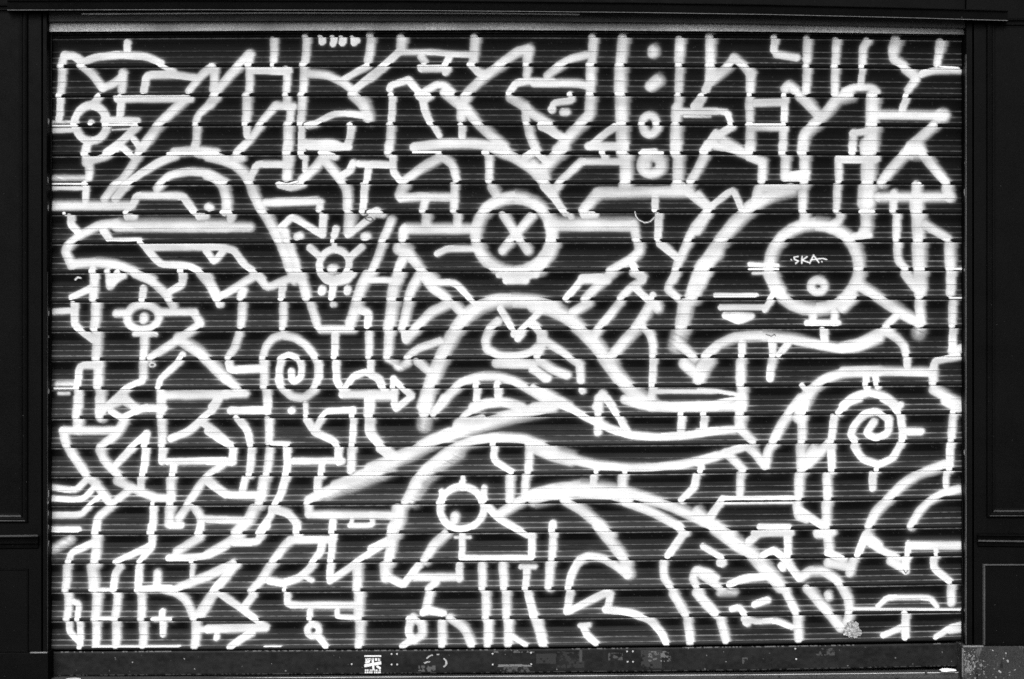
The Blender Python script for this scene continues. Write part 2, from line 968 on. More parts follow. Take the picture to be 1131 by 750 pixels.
def paint_field(U,V,P,text):
    """U,V: picture-plane coordinates of the sheet (2-D arrays, rows nearly horizontal); P: phase 0..32 below the bead"""
    H,W=U.shape
    bead=(P<2.0)|(P>29.9)
    pre=(P>=2.0)&(P<9)
    low=(P>=22)&(P<=29.9)
    mid=~(bead|pre|low)
    dx=np.where(bead,-1.4,np.where(pre,1.1,np.where(low,-.2,.5)))
    wf=np.where(bead,.77,np.where(pre,1.12,np.where(low,.97,1.04)))
    softL=np.where(bead,.5,np.where(pre,.9,np.where(low,.7,.7)))
    softR=np.where(bead,.55,np.where(pre,3.6,np.where(low,2.0,3.0)))
    wob=(vnoise(U,V,14,9,3)-.5)*1.3+(vnoise(U,V,5,3,4)-.5)*.7
    UU=U-dx
    cover=np.zeros((H,W),np.float32);halo=np.zeros((H,W),np.float32);mark=np.zeros((H,W),np.float32)
    ox=oy=0
    u0=U[0,0];us=(U[0,-1]-u0)/(W-1)
    for ln in text.split('\n'):
        ln=ln.strip()
        if not ln: continue
        if ln[0]=='@':
            ox,oy=map(float,ln[1:].split());continue
        tk=ln.split();w=float(tk[0])/5.;fl='';ring=False;pts=[]
        for t in tk[1:]:
            if t=='O': ring=True
            elif ',' in t: pts.append(tuple(map(float,t.split(','))))
            else: fl+=t
        if 'h' in fl: continue
        if ring:
            (cx,cy),(rx,ry)=pts
            q=[(cx+rx*np.cos(a),cy+ry*np.sin(a)) for a in np.linspace(0,2*np.pi,25)]
            pts=q
        P0=[(ox+x/5.,oy+y/5.) for x,y in pts]
        if not ring and len(P0)>2 and 'm' not in fl and 'k' not in fl: # soften the corners: the can never turns on the spot
            Q=[P0[0]]
            for a,b,c in zip(P0[:-2],P0[1:-1],P0[2:]):
                f=.22
                Q+= [(b[0]+(a[0]-b[0])*f,b[1]+(a[1]-b[1])*f),(b[0]+(a[0]+c[0]-2*b[0])*.06,b[1]+(a[1]+c[1]-2*b[1])*.06),(b[0]+(c[0]-b[0])*f,b[1]+(c[1]-b[1])*f)]
            P0=Q+[P0[-1]]
        if len(P0)==1:P0=P0*2
        R=w/2.
        pad=R+26
        # flat ends: pull the round cap back by most of the radius
        xs=[p[0] for p in P0];ys=[p[1] for p in P0]
        c0=int(max(0,(min(xs)-pad-u0)/us));c1=int(min(W,(max(xs)+pad-u0)/us+2))
        vv=V[:,W//2]
        r0=int(np.searchsorted(vv,min(ys)-pad-5));r1=int(np.searchsorted(vv,max(ys)+pad+5))
        if c1<=c0 or r1<=r0: continue
        s=(slice(r0,r1),slice(c0,c1))
        x=UU[s] if 'm' not in fl and 'k' not in fl else U[s];y=V[s]
        best=np.full(x.shape,1e9);side=np.zeros(x.shape)
        for (ax,ay),(bx,by) in zip(P0[:-1],P0[1:]):
            ddx=bx-ax;ddy=by-ay;L2=ddx*ddx+ddy*ddy+1e-9
            t=np.clip(((x-ax)*ddx+(y-ay)*ddy)/L2,0,1)
            ex=x-(ax+t*ddx);ey=y-(ay+t*ddy);d=ex*ex+ey*ey
            m=d<best;best=np.where(m,d,best);side=np.where(m,ex,side)
        d=np.sqrt(best)
        if 'k' in fl:
            mark[s]=np.minimum(mark[s],-np.clip((R+.45-d)/.7,0,1));continue
        if 'm' in fl:
            mark[s]=np.maximum(mark[s],np.clip((R+.45-d)/.7,0,1));continue
        rr=R*wf[s]+wob[s]*(.45 if 'c' not in fl else .15)
        so=np.where(side>0,softR[s],softL[s])
        if 's' in fl: so=so+3.2
        so=np.where(bead[s],so,so*np.clip(.68+(w-8.8)/4.,.68,2.1))
        if 'c' in fl: so=so*.4
        if w<6: so=np.minimum(so,1.2)
        t=np.clip((rr+so*.6-d)/(so*1.7),0,1);I=t*t*(3-2*t)
        if 's' in fl: I=I*(.62+.5*vnoise(x+y*2.2,y-x*.45,26,1.7,77))
        I=I*(.55+.45*np.clip(1.35*(1-d/np.maximum(rr+so,1)),0,1)) if w>9.5 else I
        cover[s]=1-(1-cover[s])*(1-I)
        dh=np.maximum(d-rr,0)
        halo[s]=np.maximum(halo[s],np.where(bead[s],.3,1.)*(.24*np.exp(-dh/1.8)+.09*np.exp(-dh/5.)*np.clip((V[s]-120)/350,.25,1)))
    # overspray drifts sideways along the ledges above each bead
    k=np.exp(-np.abs(np.arange(-34,35))/11.);k/=k.sum()
    sm=np.apply_along_axis(lambda r:np.convolve(r,k,'same'),1,np.where(low|bead|((P>15)&(P<18)),cover,0).astype(np.float32)) if True else 0
    led=np.exp(-((P-23.2)/.9)**2)*1.0+np.exp(-((P-28.8)/.8)**2)*.8+np.exp(-((P-16.5)/.6)**2)*.35+.16*((P>22)&(P<29))+.35*((P>=2.3)&(P<5))*0
    streak=.35+1.0*vnoise(U,V,60,.9,9)
    side_=np.clip(sm*1.5,0,1)*led*streak*(.35+.5*np.clip((V-100)/450,0,1))
    return cover,halo,np.clip(side_,0,1),mark

# ------------------------------------------------------------------ materials
def newmat(name):
    m = bpy.data.materials.new(name); m.use_nodes = True
    nt = m.node_tree; b = nt.nodes['Principled BSDF']
    return m, nt, b
def N(nt, t, **kw):
    n = nt.nodes.new(t)
    for k, v in kw.items():
        if hasattr(n, k): setattr(n, k, v)
    return n
def grey(x): return (x, x, x, 1)
def noise(nt, scale, detail=4, vec=None, stretch=None):
    tc = N(nt, 'ShaderNodeTexCoord'); mp = N(nt, 'ShaderNodeMapping')
    nt.links.new(tc.outputs['Object'], mp.inputs['Vector'])
    if stretch: mp.inputs['Scale'].default_value = stretch
    n = N(nt, 'ShaderNodeTexNoise'); n.inputs['Scale'].default_value = scale; n.inputs['Detail'].default_value = detail
    nt.links.new(mp.outputs['Vector'], n.inputs['Vector']); return n.outputs['Fac']
def ramp(nt, fac, a, b, ca, cb):
    r = N(nt, 'ShaderNodeValToRGB'); e = r.color_ramp.elements
    e[0].position = a; e[1].position = b; e[0].color = grey(ca); e[1].color = grey(cb)
    nt.links.new(fac, r.inputs['Fac']); return r.outputs['Color']
def mul(nt, a, b, op='MULTIPLY'):
    m = N(nt, 'ShaderNodeMath', operation=op)
    for i, s in enumerate((a, b)):
        if isinstance(s, (int, float)): m.inputs[i].default_value = s
        else: nt.links.new(s, m.inputs[i])
    return m.outputs[0]
def mixc(nt, fac, a, b):
    m = N(nt, 'ShaderNodeMix', data_type='RGBA')
    nt.links.new(fac, m.inputs[0]) if not isinstance(fac, (int, float)) else setattr(m.inputs[0], 'default_value', fac)
    for i, s in ((6, a), (7, b)):
        if isinstance(s, (int, float)): m.inputs[i].default_value = grey(s)
        else: nt.links.new(s, m.inputs[i])
    return m.outputs[2]
def bump(nt, b, h, strength, dist):
    n = N(nt, 'ShaderNodeBump'); n.inputs['Strength'].default_value = strength; n.inputs['Distance'].default_value = dist
    nt.links.new(h, n.inputs['Height']); nt.links.new(n.outputs['Normal'], b.inputs['Normal'])

def mat_curtain():
    m, nt, b = newmat('sprayed_steel_slats')
    at = N(nt, 'ShaderNodeAttribute', attribute_name='spray')
    sp = N(nt, 'ShaderNodeSeparateColor'); nt.links.new(at.outputs['Color'], sp.inputs[0])
    g1 = noise(nt, 520, 2); g2 = noise(nt, 9, 5, stretch=(.25, 1, 3)); g3 = noise(nt, 60, 3, stretch=(.04, 1, 6))
    dark = ramp(nt, g2, .3, .75, DARK0, DARK1)
    dark = mixc(nt, ramp(nt, g3, .62, .8, 0, .3), dark, DARK1 * 2.2)
    dark = mixc(nt, ramp(nt, g1, .45, .85, 0, .3), dark, .014)
    wear_glint = ramp(nt, g3, .3, .7, .6, 1)
    w = mul(nt, sp.outputs[1], wear_glint)
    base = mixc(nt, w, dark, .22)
    grain = mul(nt, mul(nt, g1, .5, 'SUBTRACT'), .5)
    cov = N(nt, 'ShaderNodeMath', operation='MULTIPLY_ADD', use_clamp=True)
    # speckle only in the thin, half-covered mist
    one = mul(nt, 1.0, sp.outputs[0], 'SUBTRACT'); mist = mul(nt, mul(nt, one, sp.outputs[0]), 4.0)
    nt.links.new(grain, cov.inputs[0]); nt.links.new(mist, cov.inputs[1]); nt.links.new(sp.outputs[0], cov.inputs[2])
    white = ramp(nt, noise(nt, 26, 6), .3, .7, .80, .88)
    col = mixc(nt, cov.outputs[0], base, white)
    col = mixc(nt, sp.outputs[2], col, .02)
    nt.links.new(col, b.inputs['Base Color'])
    r = N(nt, 'ShaderNodeMapRange'); nt.links.new(cov.outputs[0], r.inputs[0]); r.inputs[3].default_value = .42; r.inputs[4].default_value = .75
    nt.links.new(r.outputs[0], b.inputs['Roughness']); b.inputs['Specular IOR Level'].default_value = .03
    bump(nt, b, mul(nt, g3, mul(nt, g1, .3), 'ADD'), .25, .002)
    return m
def mat_black(name, c0, c1, rough=.4, speck=.0, spec=.12, sc=420):
    m, nt, b = newmat(name)
    big = noise(nt, 6, 6); fine = noise(nt, sc, 2); sp = noise(nt, 150, 3)
    col = ramp(nt, big, .3, .7, c0, c1)
    col = mixc(nt, ramp(nt, fine, .35, .8, 0, .6), col, c1 * 3.2)
    if speck: col = mixc(nt, ramp(nt, sp, .745, .8, 0, speck), col, .45)
    nt.links.new(col, b.inputs['Base Color'])
    rr = ramp(nt, noise(nt, 18, 5), .3, .7, rough - .08, rough + .12); nt.links.new(rr, b.inputs['Roughness'])
    b.inputs['Specular IOR Level'].default_value = spec
    bump(nt, b, mul(nt, noise(nt, 40, 4), fine, 'ADD'), .18, .002)
    return m
def mat_attr(name, rough=.5, fine=500):
    m, nt, b = newmat(name)
    at = N(nt, 'ShaderNodeAttribute', attribute_name='tone'); g = noise(nt, fine, 2)
    k = N(nt, 'ShaderNodeMapRange'); nt.links.new(g, k.inputs[0]); k.inputs[1].default_value = .3; k.inputs[2].default_value = .7
    k.inputs[3].default_value = .7; k.inputs[4].default_value = 1.3
    mm = N(nt, 'ShaderNodeVectorMath', operation='SCALE'); nt.links.new(at.outputs['Color'], mm.inputs[0]); nt.links.new(k.outputs[0], mm.inputs['Scale'])
    nt.links.new(mm.outputs[0], b.inputs['Base Color']); b.inputs['Roughness'].default_value = rough; b.inputs['Specular IOR Level'].default_value = .1
    return m
def mat_speckled(name, lo, hi, sc=330):
    m, nt, b = newmat(name)
    col = ramp(nt, noise(nt, sc, 2), .36, .64, lo, hi)
    col = mixc(nt, ramp(nt, noise(nt, 2.3, 3, stretch=(1, 1, .2)), .42, .60, .0, .75), col, lo * .5)
    col = mixc(nt, ramp(nt, noise(nt, 90, 3, stretch=(.1, 1, 3)), .6, .75, 0, .6), col, hi * 1.1)
    nt.links.new(col, b.inputs['Base Color']); b.inputs['Roughness'].default_value = .55
    return m
DARK0, DARK1 = .002, .0055
M_CURT = mat_curtain()
M_WOOD = mat_black('black_gloss_paint', .0006, .0022, .5, .25, .05)
M_PLINTH = mat_black('chipped_black_paint', .008, .030, .55, .7)
def _chips():
    nt = M_PLINTH.node_tree; b = nt.nodes['Principled BSDF']; src = b.inputs['Base Color'].links[0].from_socket
    col = mixc(nt, ramp(nt, noise(nt, 34, 6, stretch=(1.6, 1, .8)), .60, .68, 0, .8), src, .11)
    col = mixc(nt, ramp(nt, noise(nt, 75, 4), .66, .70, 0, 1), col, .32)
    col = mixc(nt, ramp(nt, noise(nt, 50, 5, stretch=(1.5, 1, .35)), .30, .40, .8, 0), col, .004)
    nt.links.new(col, b.inputs['Base Color'])
_chips()
M_RAIL = mat_attr('scuffed_dark_rail', .5)
M_GUIDE = mat_black('guide_steel', .002, .006, .45, .25)
M_HEAD = mat_speckled('speckled_galvanised', .10, .46)
M_SOFFIT = mat_black('grey_weathered_board', .02, .035, .5, .5)
M_STONE = mat_black('sill_stone', .015, .05, .7, .4)
M_STRIP = mat_black('metal_nosing', .012, .05, .35, .4)
M_RIVET = mat_black('rivet_steel', .2, .35, .4)
M_EDGE = mat_black('worn_paint_edge', .05, .16, .5, .9)
M_TONE = mat_attr('printed_paper', .6)
M_PAPER = mat_black('pale_paper', .55, .75, .8)
M_ASPH = mat_black('asphalt', .03, .06, .85, .2)
M_PAVE = mat_black('paving', .06, .12, .8, .1)
M_RENDER = mat_black('dark_render', .02, .05, .8)

# ------------------------------------------------------------------ mesh helpers
def link(name, me, mat, parent=None, smooth=False):
    o = bpy.data.objects.new(name, me); C.objects.link(o)
    if mat: me.materials.append(mat)
    if parent: o.parent = parent
    if smooth: me.polygons.foreach_set('use_smooth', [True] * len(me.polygons))
    return o
def grid_mesh(name, X, Y, Z, attr=None, an='tone'):
    H, W = X.shape
    me = bpy.data.meshes.new(name)
    co = np.stack([X, Y, Z], -1).reshape(-1, 3).astype(np.float32)
    i = (np.arange(H - 1)[:, None] * W + np.arange(W - 1)[None, :]).ravel()
    f = np.stack([i, i + W, i + W + 1, i + 1], 1).astype(np.int32)
    n = len(f)
    me.vertices.add(len(co)); me.vertices.foreach_set('co', co.ravel())
    me.loops.add(n * 4); me.loops.foreach_set('vertex_index', f.ravel())
    me.polygons.add(n); me.polygons.foreach_set('loop_start', np.arange(0, n * 4, 4, dtype=np.int32))
    me.polygons.foreach_set('loop_total', np.full(n, 4, np.int32))
    me.update(calc_edges=True)
    if attr is not None:
        a = me.color_attributes.new(an, 'FLOAT_COLOR', 'POINT')
        q = np.ones((H * W, 4), np.float32); q[:, :3] = attr.reshape(-1, 3); a.data.foreach_set('color', q.ravel())
    return me
def bm_obj(name, bm, mat, parent=None, bev=0.0):
    if bev: bmesh.ops.bevel(bm, geom=bm.edges[:], offset=bev, segments=2, affect='EDGES', profile=.6)
    bmesh.ops.recalc_face_normals(bm, faces=bm.faces[:])
    me = bpy.data.meshes.new(name); bm.to_mesh(me); bm.free(); return link(name, me, mat, parent)
def box(bm, x0, x1, y0, y1, z0, z1):
    v = [bm.verts.new((x, y, z)) for x in (x0, x1) for y in (y0, y1) for z in (z0, z1)]
    for f in ((0, 1, 3, 2), (4, 6, 7, 5), (0, 4, 5, 1), (2, 3, 7, 6), (0, 2, 6, 4), (1, 5, 7, 3)): bm.faces.new([v[i] for i in f])
def pbox(bm, u0, u1, v0, v1, yf, yb):    # box whose front face (depth yf) covers the measured rectangle
    box(bm, wx(u0, yf), wx(u1, yf), yf, yb, wz(v1, yf), wz(v0, yf))
def sweep(bm, stations, prof, worn=()):  # worn: faces that are rubbed and carry a painted edge highlight
    """stations: (u, v); prof: (dv, y) section points, extruded along the stations and closed at the ends"""
    rows = []
    for u, v in stations:
        rows.append([bm.verts.new((wx(u, y), y, wz(v + dv, y))) for dv, y in prof])
    n = len(prof)
    for a, b in zip(rows[:-1], rows[1:]):
        for i in range(n):
            f = bm.faces.new([a[i], a[(i + 1) % n], b[(i + 1) % n], b[i]])
            if i in worn: f.material_index = 1  # worn faces: rubbed, with the edge highlight painted in
    bm.faces.new(rows[0]); bm.faces.new(rows[-1][::-1])
def ring(bm, u0, u1, v0, v1, steps, yface, worn=()):  # worn: (step, side) faces that are rubbed and carry a painted highlight
    """mitred picture-frame moulding: steps = (inset in units, height above the face)"""
    L = []
    for ins, h in steps:
        y = yface - h
        L.append([bm.verts.new((wx(u, yface), y, wz(v, yface))) for u, v in ((u0 + ins, v0 + ins), (u1 - ins, v0 + ins), (u1 - ins, v1 - ins), (u0 + ins, v1 - ins))])
    for a, b in zip(L[:-1], L[1:]):
        for i in range(4):
            f = bm.faces.new([a[i], a[(i + 1) % 4], b[(i + 1) % 4], b[i]])
            if (L.index(b), i) in worn: f.material_index = 1  # worn faces take the paler arris colour with its painted highlight
    bm.faces.new(L[-1])
def empty(name, loc, label, cat):
    o = bpy.data.objects.new(name, None); C.objects.link(o); o['label'] = label; o['category'] = cat
    return o      # kept at the origin of the site so children keep site coordinates

# ------------------------------------------------------------------ roller shutter
shutter = empty('roller_shutter', (0, 0, 0), 'closed dark steel roller shutter covered in white spray-painted line graffiti', 'roller shutter')
NU = 1240
prof = [(0,13.9),(.6,13.8),(1.1,13.4),(1.6,12.6),(1.9,11.8),(2.1,10.2),(2.3,10.6),(2.8,11),(3.6,11),(4.4,10.7),(5,10.4),(6,9.8),(7,9.2),(8,8.6),(9,8.2),(10,7.9),(11,7.7),(12,7.6),(13,7.6),(14,7.7),(15,7.8),(15.9,7.9),(16.3,8.6),(16.7,8.7),(17.1,7.9),(18,8),(19,8.2),(20,8.4),(21,8.6),(21.8,8.8),(22.3,9.5),(22.9,9.8),(23.4,9.6),(24.2,9.9),(25,10.3),(26,10.9),(27,11.5),(27.8,12.0),(28.3,12.3),(28.8,12.4),(29.3,12.2),(29.6,12.0),(29.75,11.8),(29.9,12.4),(30.2,12.8),(30.6,13.4),(31,13.7),(31.5,13.9)]
pk = []; pp = []; pz = []
for k in range(-2, 20):
    for p, z in prof:
        if k + p / 32. < -1.28: continue
        pk.append(k + p / 32.); pp.append(p); pz.append(z)
pk.append(20.); pp.append(0.); pz.append(13.9)
pk += [20.03, 20.06, 20.07]; pp += [1.2, 1.8, 2.2]; pz += [13, 10, 2]
pk = np.array(pk); pp = np.array(pp); pz = np.array(pz)
U = np.linspace(53, 1068, NU)[None, :].repeat(len(pk), 0)
V = row_v(pk[:, None], U)
P = pp[:, None].repeat(NU, 1)
cov, halo, drift, mark = paint_field(U, V, P, STROKES)
pos = np.maximum(mark, 0); ink = np.maximum(-mark, 0)
A = 1 - (1 - cov) * (1 - halo) * (1 - drift)
A = np.clip(A, 0, 1) ** 1.7                            # thin mist covers less than it seems
body_ = (P > 2.1) & (P < 29.7)
A *= np.where(body_, .66 + .16 * np.clip((V - 150) / 350, 0, 1) + .30 * (vnoise(U, V, 26, 14, 61) - .35) + .08 * (vnoise(U, V, 18, 1.4, 62) - .5), 1.0)
A = np.where(np.abs(P - 16.9) < .35, A * (.55 + .45 * vnoise(U, V, 12, 2, 63)), A)
A = np.clip(np.maximum(A, pos), 0, 1)
# ridges of every slat: scuffs with bare-metal highlights painted in
wear_glint = np.exp(-((P - 22.8) / .5) ** 2) * (.7 + .9 * np.clip((V - 250) / 300, 0, 1)) + np.exp(-((P - 28.7) / .5) ** 2) * (.9 + 1.1 * np.clip((V - 200) / 300, 0, 1)) + np.exp(-((P - 16.5) / .4) ** 2) * .8 + np.exp(-((P - 2.7) / .5) ** 2) * 1.0 + .03 * ((P > 22.5) & (P < 28.5))
wear_glint *= (.25 + 1.1 * vnoise(U, V, 40, 1.1, 21)) * (.4 + 1.0 * vnoise(U, V, 3, 1.3, 22)) * (.5 + .7 * vnoise(U, V, 170, 22, 23))
low_ = np.clip((V - 150) / 330, 0, 1)                  # dust, overspray and painted slat shading grow on the lower slats
edge_ = 10.6 + 1.4 * (vnoise(U, V, 220, 32, 27) - .5)
sheen_band = np.where(P < 2.1, .75, np.clip((P - edge_) / .9, 0, 1)) * np.where(P > 22.6, 1.5, 1.0)  # sheen of upward faces and shade under each bead, painted as tone
wear_glint *= .55 + .45 * low_
dust_sheen = low_ ** 1.3 * sheen_band * (1 - .45 * np.clip((U - 700) / 150, 0, 1)) * (.055 + .075 * vnoise(U, V, 160, 1.6, 24) + .03 * vnoise(U, V, 14, 4, 26))
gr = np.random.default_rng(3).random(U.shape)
wear_glint = np.clip(wear_glint + .12 * (gr > .996), 0, 1)
wear_glint = np.maximum(wear_glint, dust_sheen * 1.0)
# grooves stay unpainted
A = np.where((P > 2.0) & (P < 2.2), A * .45, A); A = np.where((P > 29.65) & (P < 29.8), A * .4, A)
bow = 1.5e-3 * (vnoise(U, V, 120, 32, 31) - .5)      # dents and play in the slats
Y = -(pz[:, None] * 1e-3 + bow)
me = grid_mesh('shutter_curtain', wx(U), Y, wz(V), np.stack([A, wear_glint, ink], -1), 'spray')
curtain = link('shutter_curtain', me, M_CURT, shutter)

# bottom rail: a long steel angle with remains of posters
uu = np.linspace(55, 1066, 1400); tt = np.array([-.0, .0, .02, .05] + list(np.linspace(.08, .92, 34)) + [.96, 1.0, 1.0])
yy = np.array([-.0135, -.0150, -.0165, -.0175] + [-.018] * 34 + [-.017, -.014, .02])
top = np.interp(uu, [55, 250, 400, 550, 840, 1063], [720, 718.8, 718.2, 717.4, 714, 710.2])
bot = np.interp(uu, [55, 250, 550, 840, 1063], [747.3, 745.8, 743.8, 740.8, 736.2])
UR = uu[None, :].repeat(len(tt), 0); VR = top[None, :] + tt[:, None] * (bot - top)[None, :]
tone = .006 + .008 * vnoise(UR, VR, 30, 8, 41) + .008 * vnoise(UR, VR, 4, 3, 42)
def blot(u0, u1, v0, v1, val, sc, seed, th=.5):
    global tone
    n = vnoise(UR, VR, sc, sc, seed); n2 = vnoise(UR, VR, sc * .4, sc * .4, seed + 1)
    m = (UR > u0) & (UR < u1) & (VR > v0) & (VR < v1) & ((n * .6 + n2 * .4) > th)
    tone = np.where(m, val, tone)
tone = np.where(tt[:, None] < .04, tone + .10 * (vnoise(UR, VR, 2, 2, 43) > .55) * (vnoise(UR, VR, 40, 30, 44) > .45), tone)
tone = np.where(tt[:, None] > .95, tone + .07 * (vnoise(UR, VR, 2, 2, 45) > .5), tone)
blot(549, 588, 734, 736.4, .17, 4, 50, .35); blot(556, 586, 736, 742, .07, 3, 52, .5)
blot(592, 614, 722, 733, .032, 9, 54, .2); blot(610, 645, 720, 738, .03, 4, 56, .55)
blot(672, 688, 721, 729, .07, 3, 58, .52); blot(708, 731, 718, 738, .036, 6, 60, .3); blot(716, 742, 719, 731, .13, 2.5, 62, .62)
blot(462, 481, 735, 742, .09, 3, 64, .4); blot(545, 590, 717, 721, .1, 3, 66, .62); blot(900, 922, 716, 724, .06, 3, 68, .55)
blot(640, 643, 718, 731, .06, 3, 70, .3); blot(820, 826, 726, 733, .08, 3, 72, .4)
for (cx, cy, rr, a0, a1) in ((481, 731, 11, 200, 250), (483, 730, 10, 265, 285), (484, 732, 9, 320, 400), (474, 736, 7, 210, 280)):
    an = np.degrees(np.arctan2(VR - cy, UR - cx)) % 360; rd = np.hypot((UR - cx) * 1., (VR - cy) * 1.4)
    inn = ((an >= a0 % 360) & (an <= min(a1, 360))) | ((a1 > 360) & (an <= a1 - 360))
    tone = np.where(inn & (abs(rd - rr) < .9), .4, tone)
dots = np.random.default_rng(11)
for i in range(70):
    du, dv = dots.uniform(60, 1060), dots.uniform(714, 745)
    tone = np.where(np.hypot(UR - du, VR - dv) < dots.uniform(.3, .7), dots.uniform(.05, .35), tone)
me = grid_mesh('bottom_rail', wx(UR, -.018), yy[:, None].repeat(1400, 1), wz(VR, -.018), np.stack([tone] * 3, -1))
rail = link('bottom_rail', me, M_RAIL, shutter)
def rivet(u, v):
    bm = bmesh.new(); bmesh.ops.create_uvsphere(bm, u_segments=12, v_segments=6, radius=.0034)
    for w in bm.verts: w.co.y *= .5; w.co += Vector((wx(u, -.018), -.0183, wz(v, -.018)))
    bm_obj('rivet', bm, M_RIVET, rail)
for u, v in ((432.5,722.5),(438.5,722.4),(432.6,734),(438.7,734),(388.5,733.6),(692.6,719.6),(699,719.5),(693.2,731),(699.2,731),(878.4,716.6),(879.4,728),(544,722.2),(586.5,721),(544.2,734),(586.8,733.6)):
    rivet(u, v)
# sticker on the rail
gy = 66
su, sv = np.meshgrid(np.linspace(402, 421.5, gy), np.linspace(723.2, 744, gy))
a, b_ = (su - 402) / 19.5 * 100, (sv - 723.2) / 20.8 * 100
ink = np.zeros_like(su)
def blk(x0, x1, y0, y1): ink[(a >= x0) & (a <= x1) & (b_ >= y0) & (b_ <= y1)] = 1
blk(3, 98, 2, 10)
for q in range(5):
    x = 8 + q * 18; blk(x, x + 12, 17, 31); ink[(a > x + 4) & (a < x + 8) & (b_ > 17 + (q % 2) * 6) & (b_ < 24 + (q % 3) * 3)] = 0
def seg(x0, y0, x1, y1, w):
    t = np.clip(((a - x0) * (x1 - x0) + (b_ - y0) * (y1 - y0)) / ((x1 - x0) ** 2 + (y1 - y0) ** 2), 0, 1)
    ink[np.hypot(a - x0 - t * (x1 - x0), b_ - y0 - t * (y1 - y0)) < w] = 1
seg(4, 58, 98, 42, 8); seg(12, 40, 28, 36, 6); seg(50, 34, 54, 74, 6); seg(76, 62, 90, 70, 6)
for r0 in (78, 89):
    for q in range(9):
        x = 6 + q * 10.2
        if (q * 7 + int(r0)) % 5 != 2: blk(x, x + 7, r0, r0 + 8)
        else: blk(x, x + 3, r0, r0 + 8)
ink[(a < 2) | (a > 98)] *= 0
me = grid_mesh('sticker', wx(su, -.018), np.full(su.shape, -.0192), wz(sv, -.018), np.stack([.03 + .75 * ink] * 3, -1))
st = link('sticker', me, M_TONE, rail)
st['label'] = 'small square black and white printed sticker'
# torn grey sticker low on the slats
bm = bmesh.new(); pts = []
rg = random.Random(5)
for i in range(46):
    t = i / 46 * 2 * math.pi; r = 1 + rg.uniform(-.16, .16) + .08 * math.sin(3 * t)
    pts.append((941.5 + 9.5 * r * math.cos(t) , 696 + 9 * r * math.sin(t)))
cv = bm.verts.new((wx(941.5, -.017), -.0185, wz(697, -.017)))
vs = [bm.verts.new((wx(u, -.017), -.0165 - rg.uniform(0, .0022), wz(v, -.017))) for u, v in pts]
for i in range(46): bm.faces.new([cv, vs[i], vs[(i + 1) % 46]])
bm_obj('torn_sticker', bm, mat_speckled('torn_paper', .16, .5, 120), curtain)

# guide rails: U channels that hold the curtain ends
for side in (-1, 1):
    bm = bmesh.new()
    if side < 0: fr = [(53.2, 56.2, 58.6, 55.4)]; 
    u_in_t, u_in_b, u_out = (57.2, 55.6, 53.5) if side < 0 else (1064.6, 1062.0, 1068)
    # front flange follows the slight lean of the opening
    yf = -.021
    q = [(u_in_t, 18), (u_in_b, 748), (u_out, 748), (u_out, 18)]
    f = [bm.verts.new((wx(u, yf), yf, wz(v, yf))) for u, v in q]; g = [bm.verts.new((wx(u, yf), yf + .003, wz(v, yf))) for u, v in q]
    bm.faces.new(f); bm.faces.new(g[::-1])
    for i in range(4): bm.faces.new([f[i], g[i], g[(i + 1) % 4], f[(i + 1) % 4]])
    x = wx(u_out, 0); box(bm, x - .003, x + .003, -.06, .03, wz(748), wz(18))
    gr_ = bm_obj('guide_rail', bm, M_GUIDE, shutter)
    bm = bmesh.new(); r = random.Random(3 + side)
    for vv, hh in (((134, 6), (198, 7), (229, 8), (346, 5), (372, 3), (432, 5), (545, 8), (555, 4), (567, 5), (582, 6), (600, 8)) if side < 0 else ((70, 3), (180, 5), (212, 9), (298, 3), (329, 3), (391, 7), (446, 4), (500, 6), (603, 9), (674, 3), (690, 5))):
        xr = (wx(51.5, -.06) + .0006) if side < 0 else (wx(1067.5, -.06) - .0006)
        n = 9; q = []; yc = r.uniform(-.050, -.042); yr = r.uniform(.004, .009)
        for j in range(n):
            th = j / n * 6.283; q.append(bm.verts.new((xr, yc + yr * math.cos(th), wz(vv + hh / 2 * math.sin(th) * r.uniform(.7, 1.3), yc))))
        bm.faces.new(q)
    bm_obj('overspray', bm, mat_black('rail_overspray', .08, .3, .6, .3), gr_)['kind'] = 'stuff'
# head flashing: the speckled strip above the slats, and the dark slot under it
bm = bmesh.new()
tp = [(54, 24.6), (300, 23.4), (550, 22.2), (831, 24), (1066, 28.6)]; bt = [(54, 35), (300, 33.8), (550, 33), (831, 34.8), (1066, 38)]
R_ = []
for (u, v0), (_, v1) in zip(tp, bt):
    R_.append([bm.verts.new((wx(u, y), y, wz(v, y))) for v, y in ((v0, -.030), (v1, -.036), (v1, -.032), (v1 - .8, .03), (v0, .03))])
for p_, q_ in zip(R_[:-1], R_[1:]):
    for i in range(5): bm.faces.new([p_[i], p_[(i + 1) % 5], q_[(i + 1) % 5], q_[i]])
bm_obj('head_flashing', bm, M_HEAD, shutter)

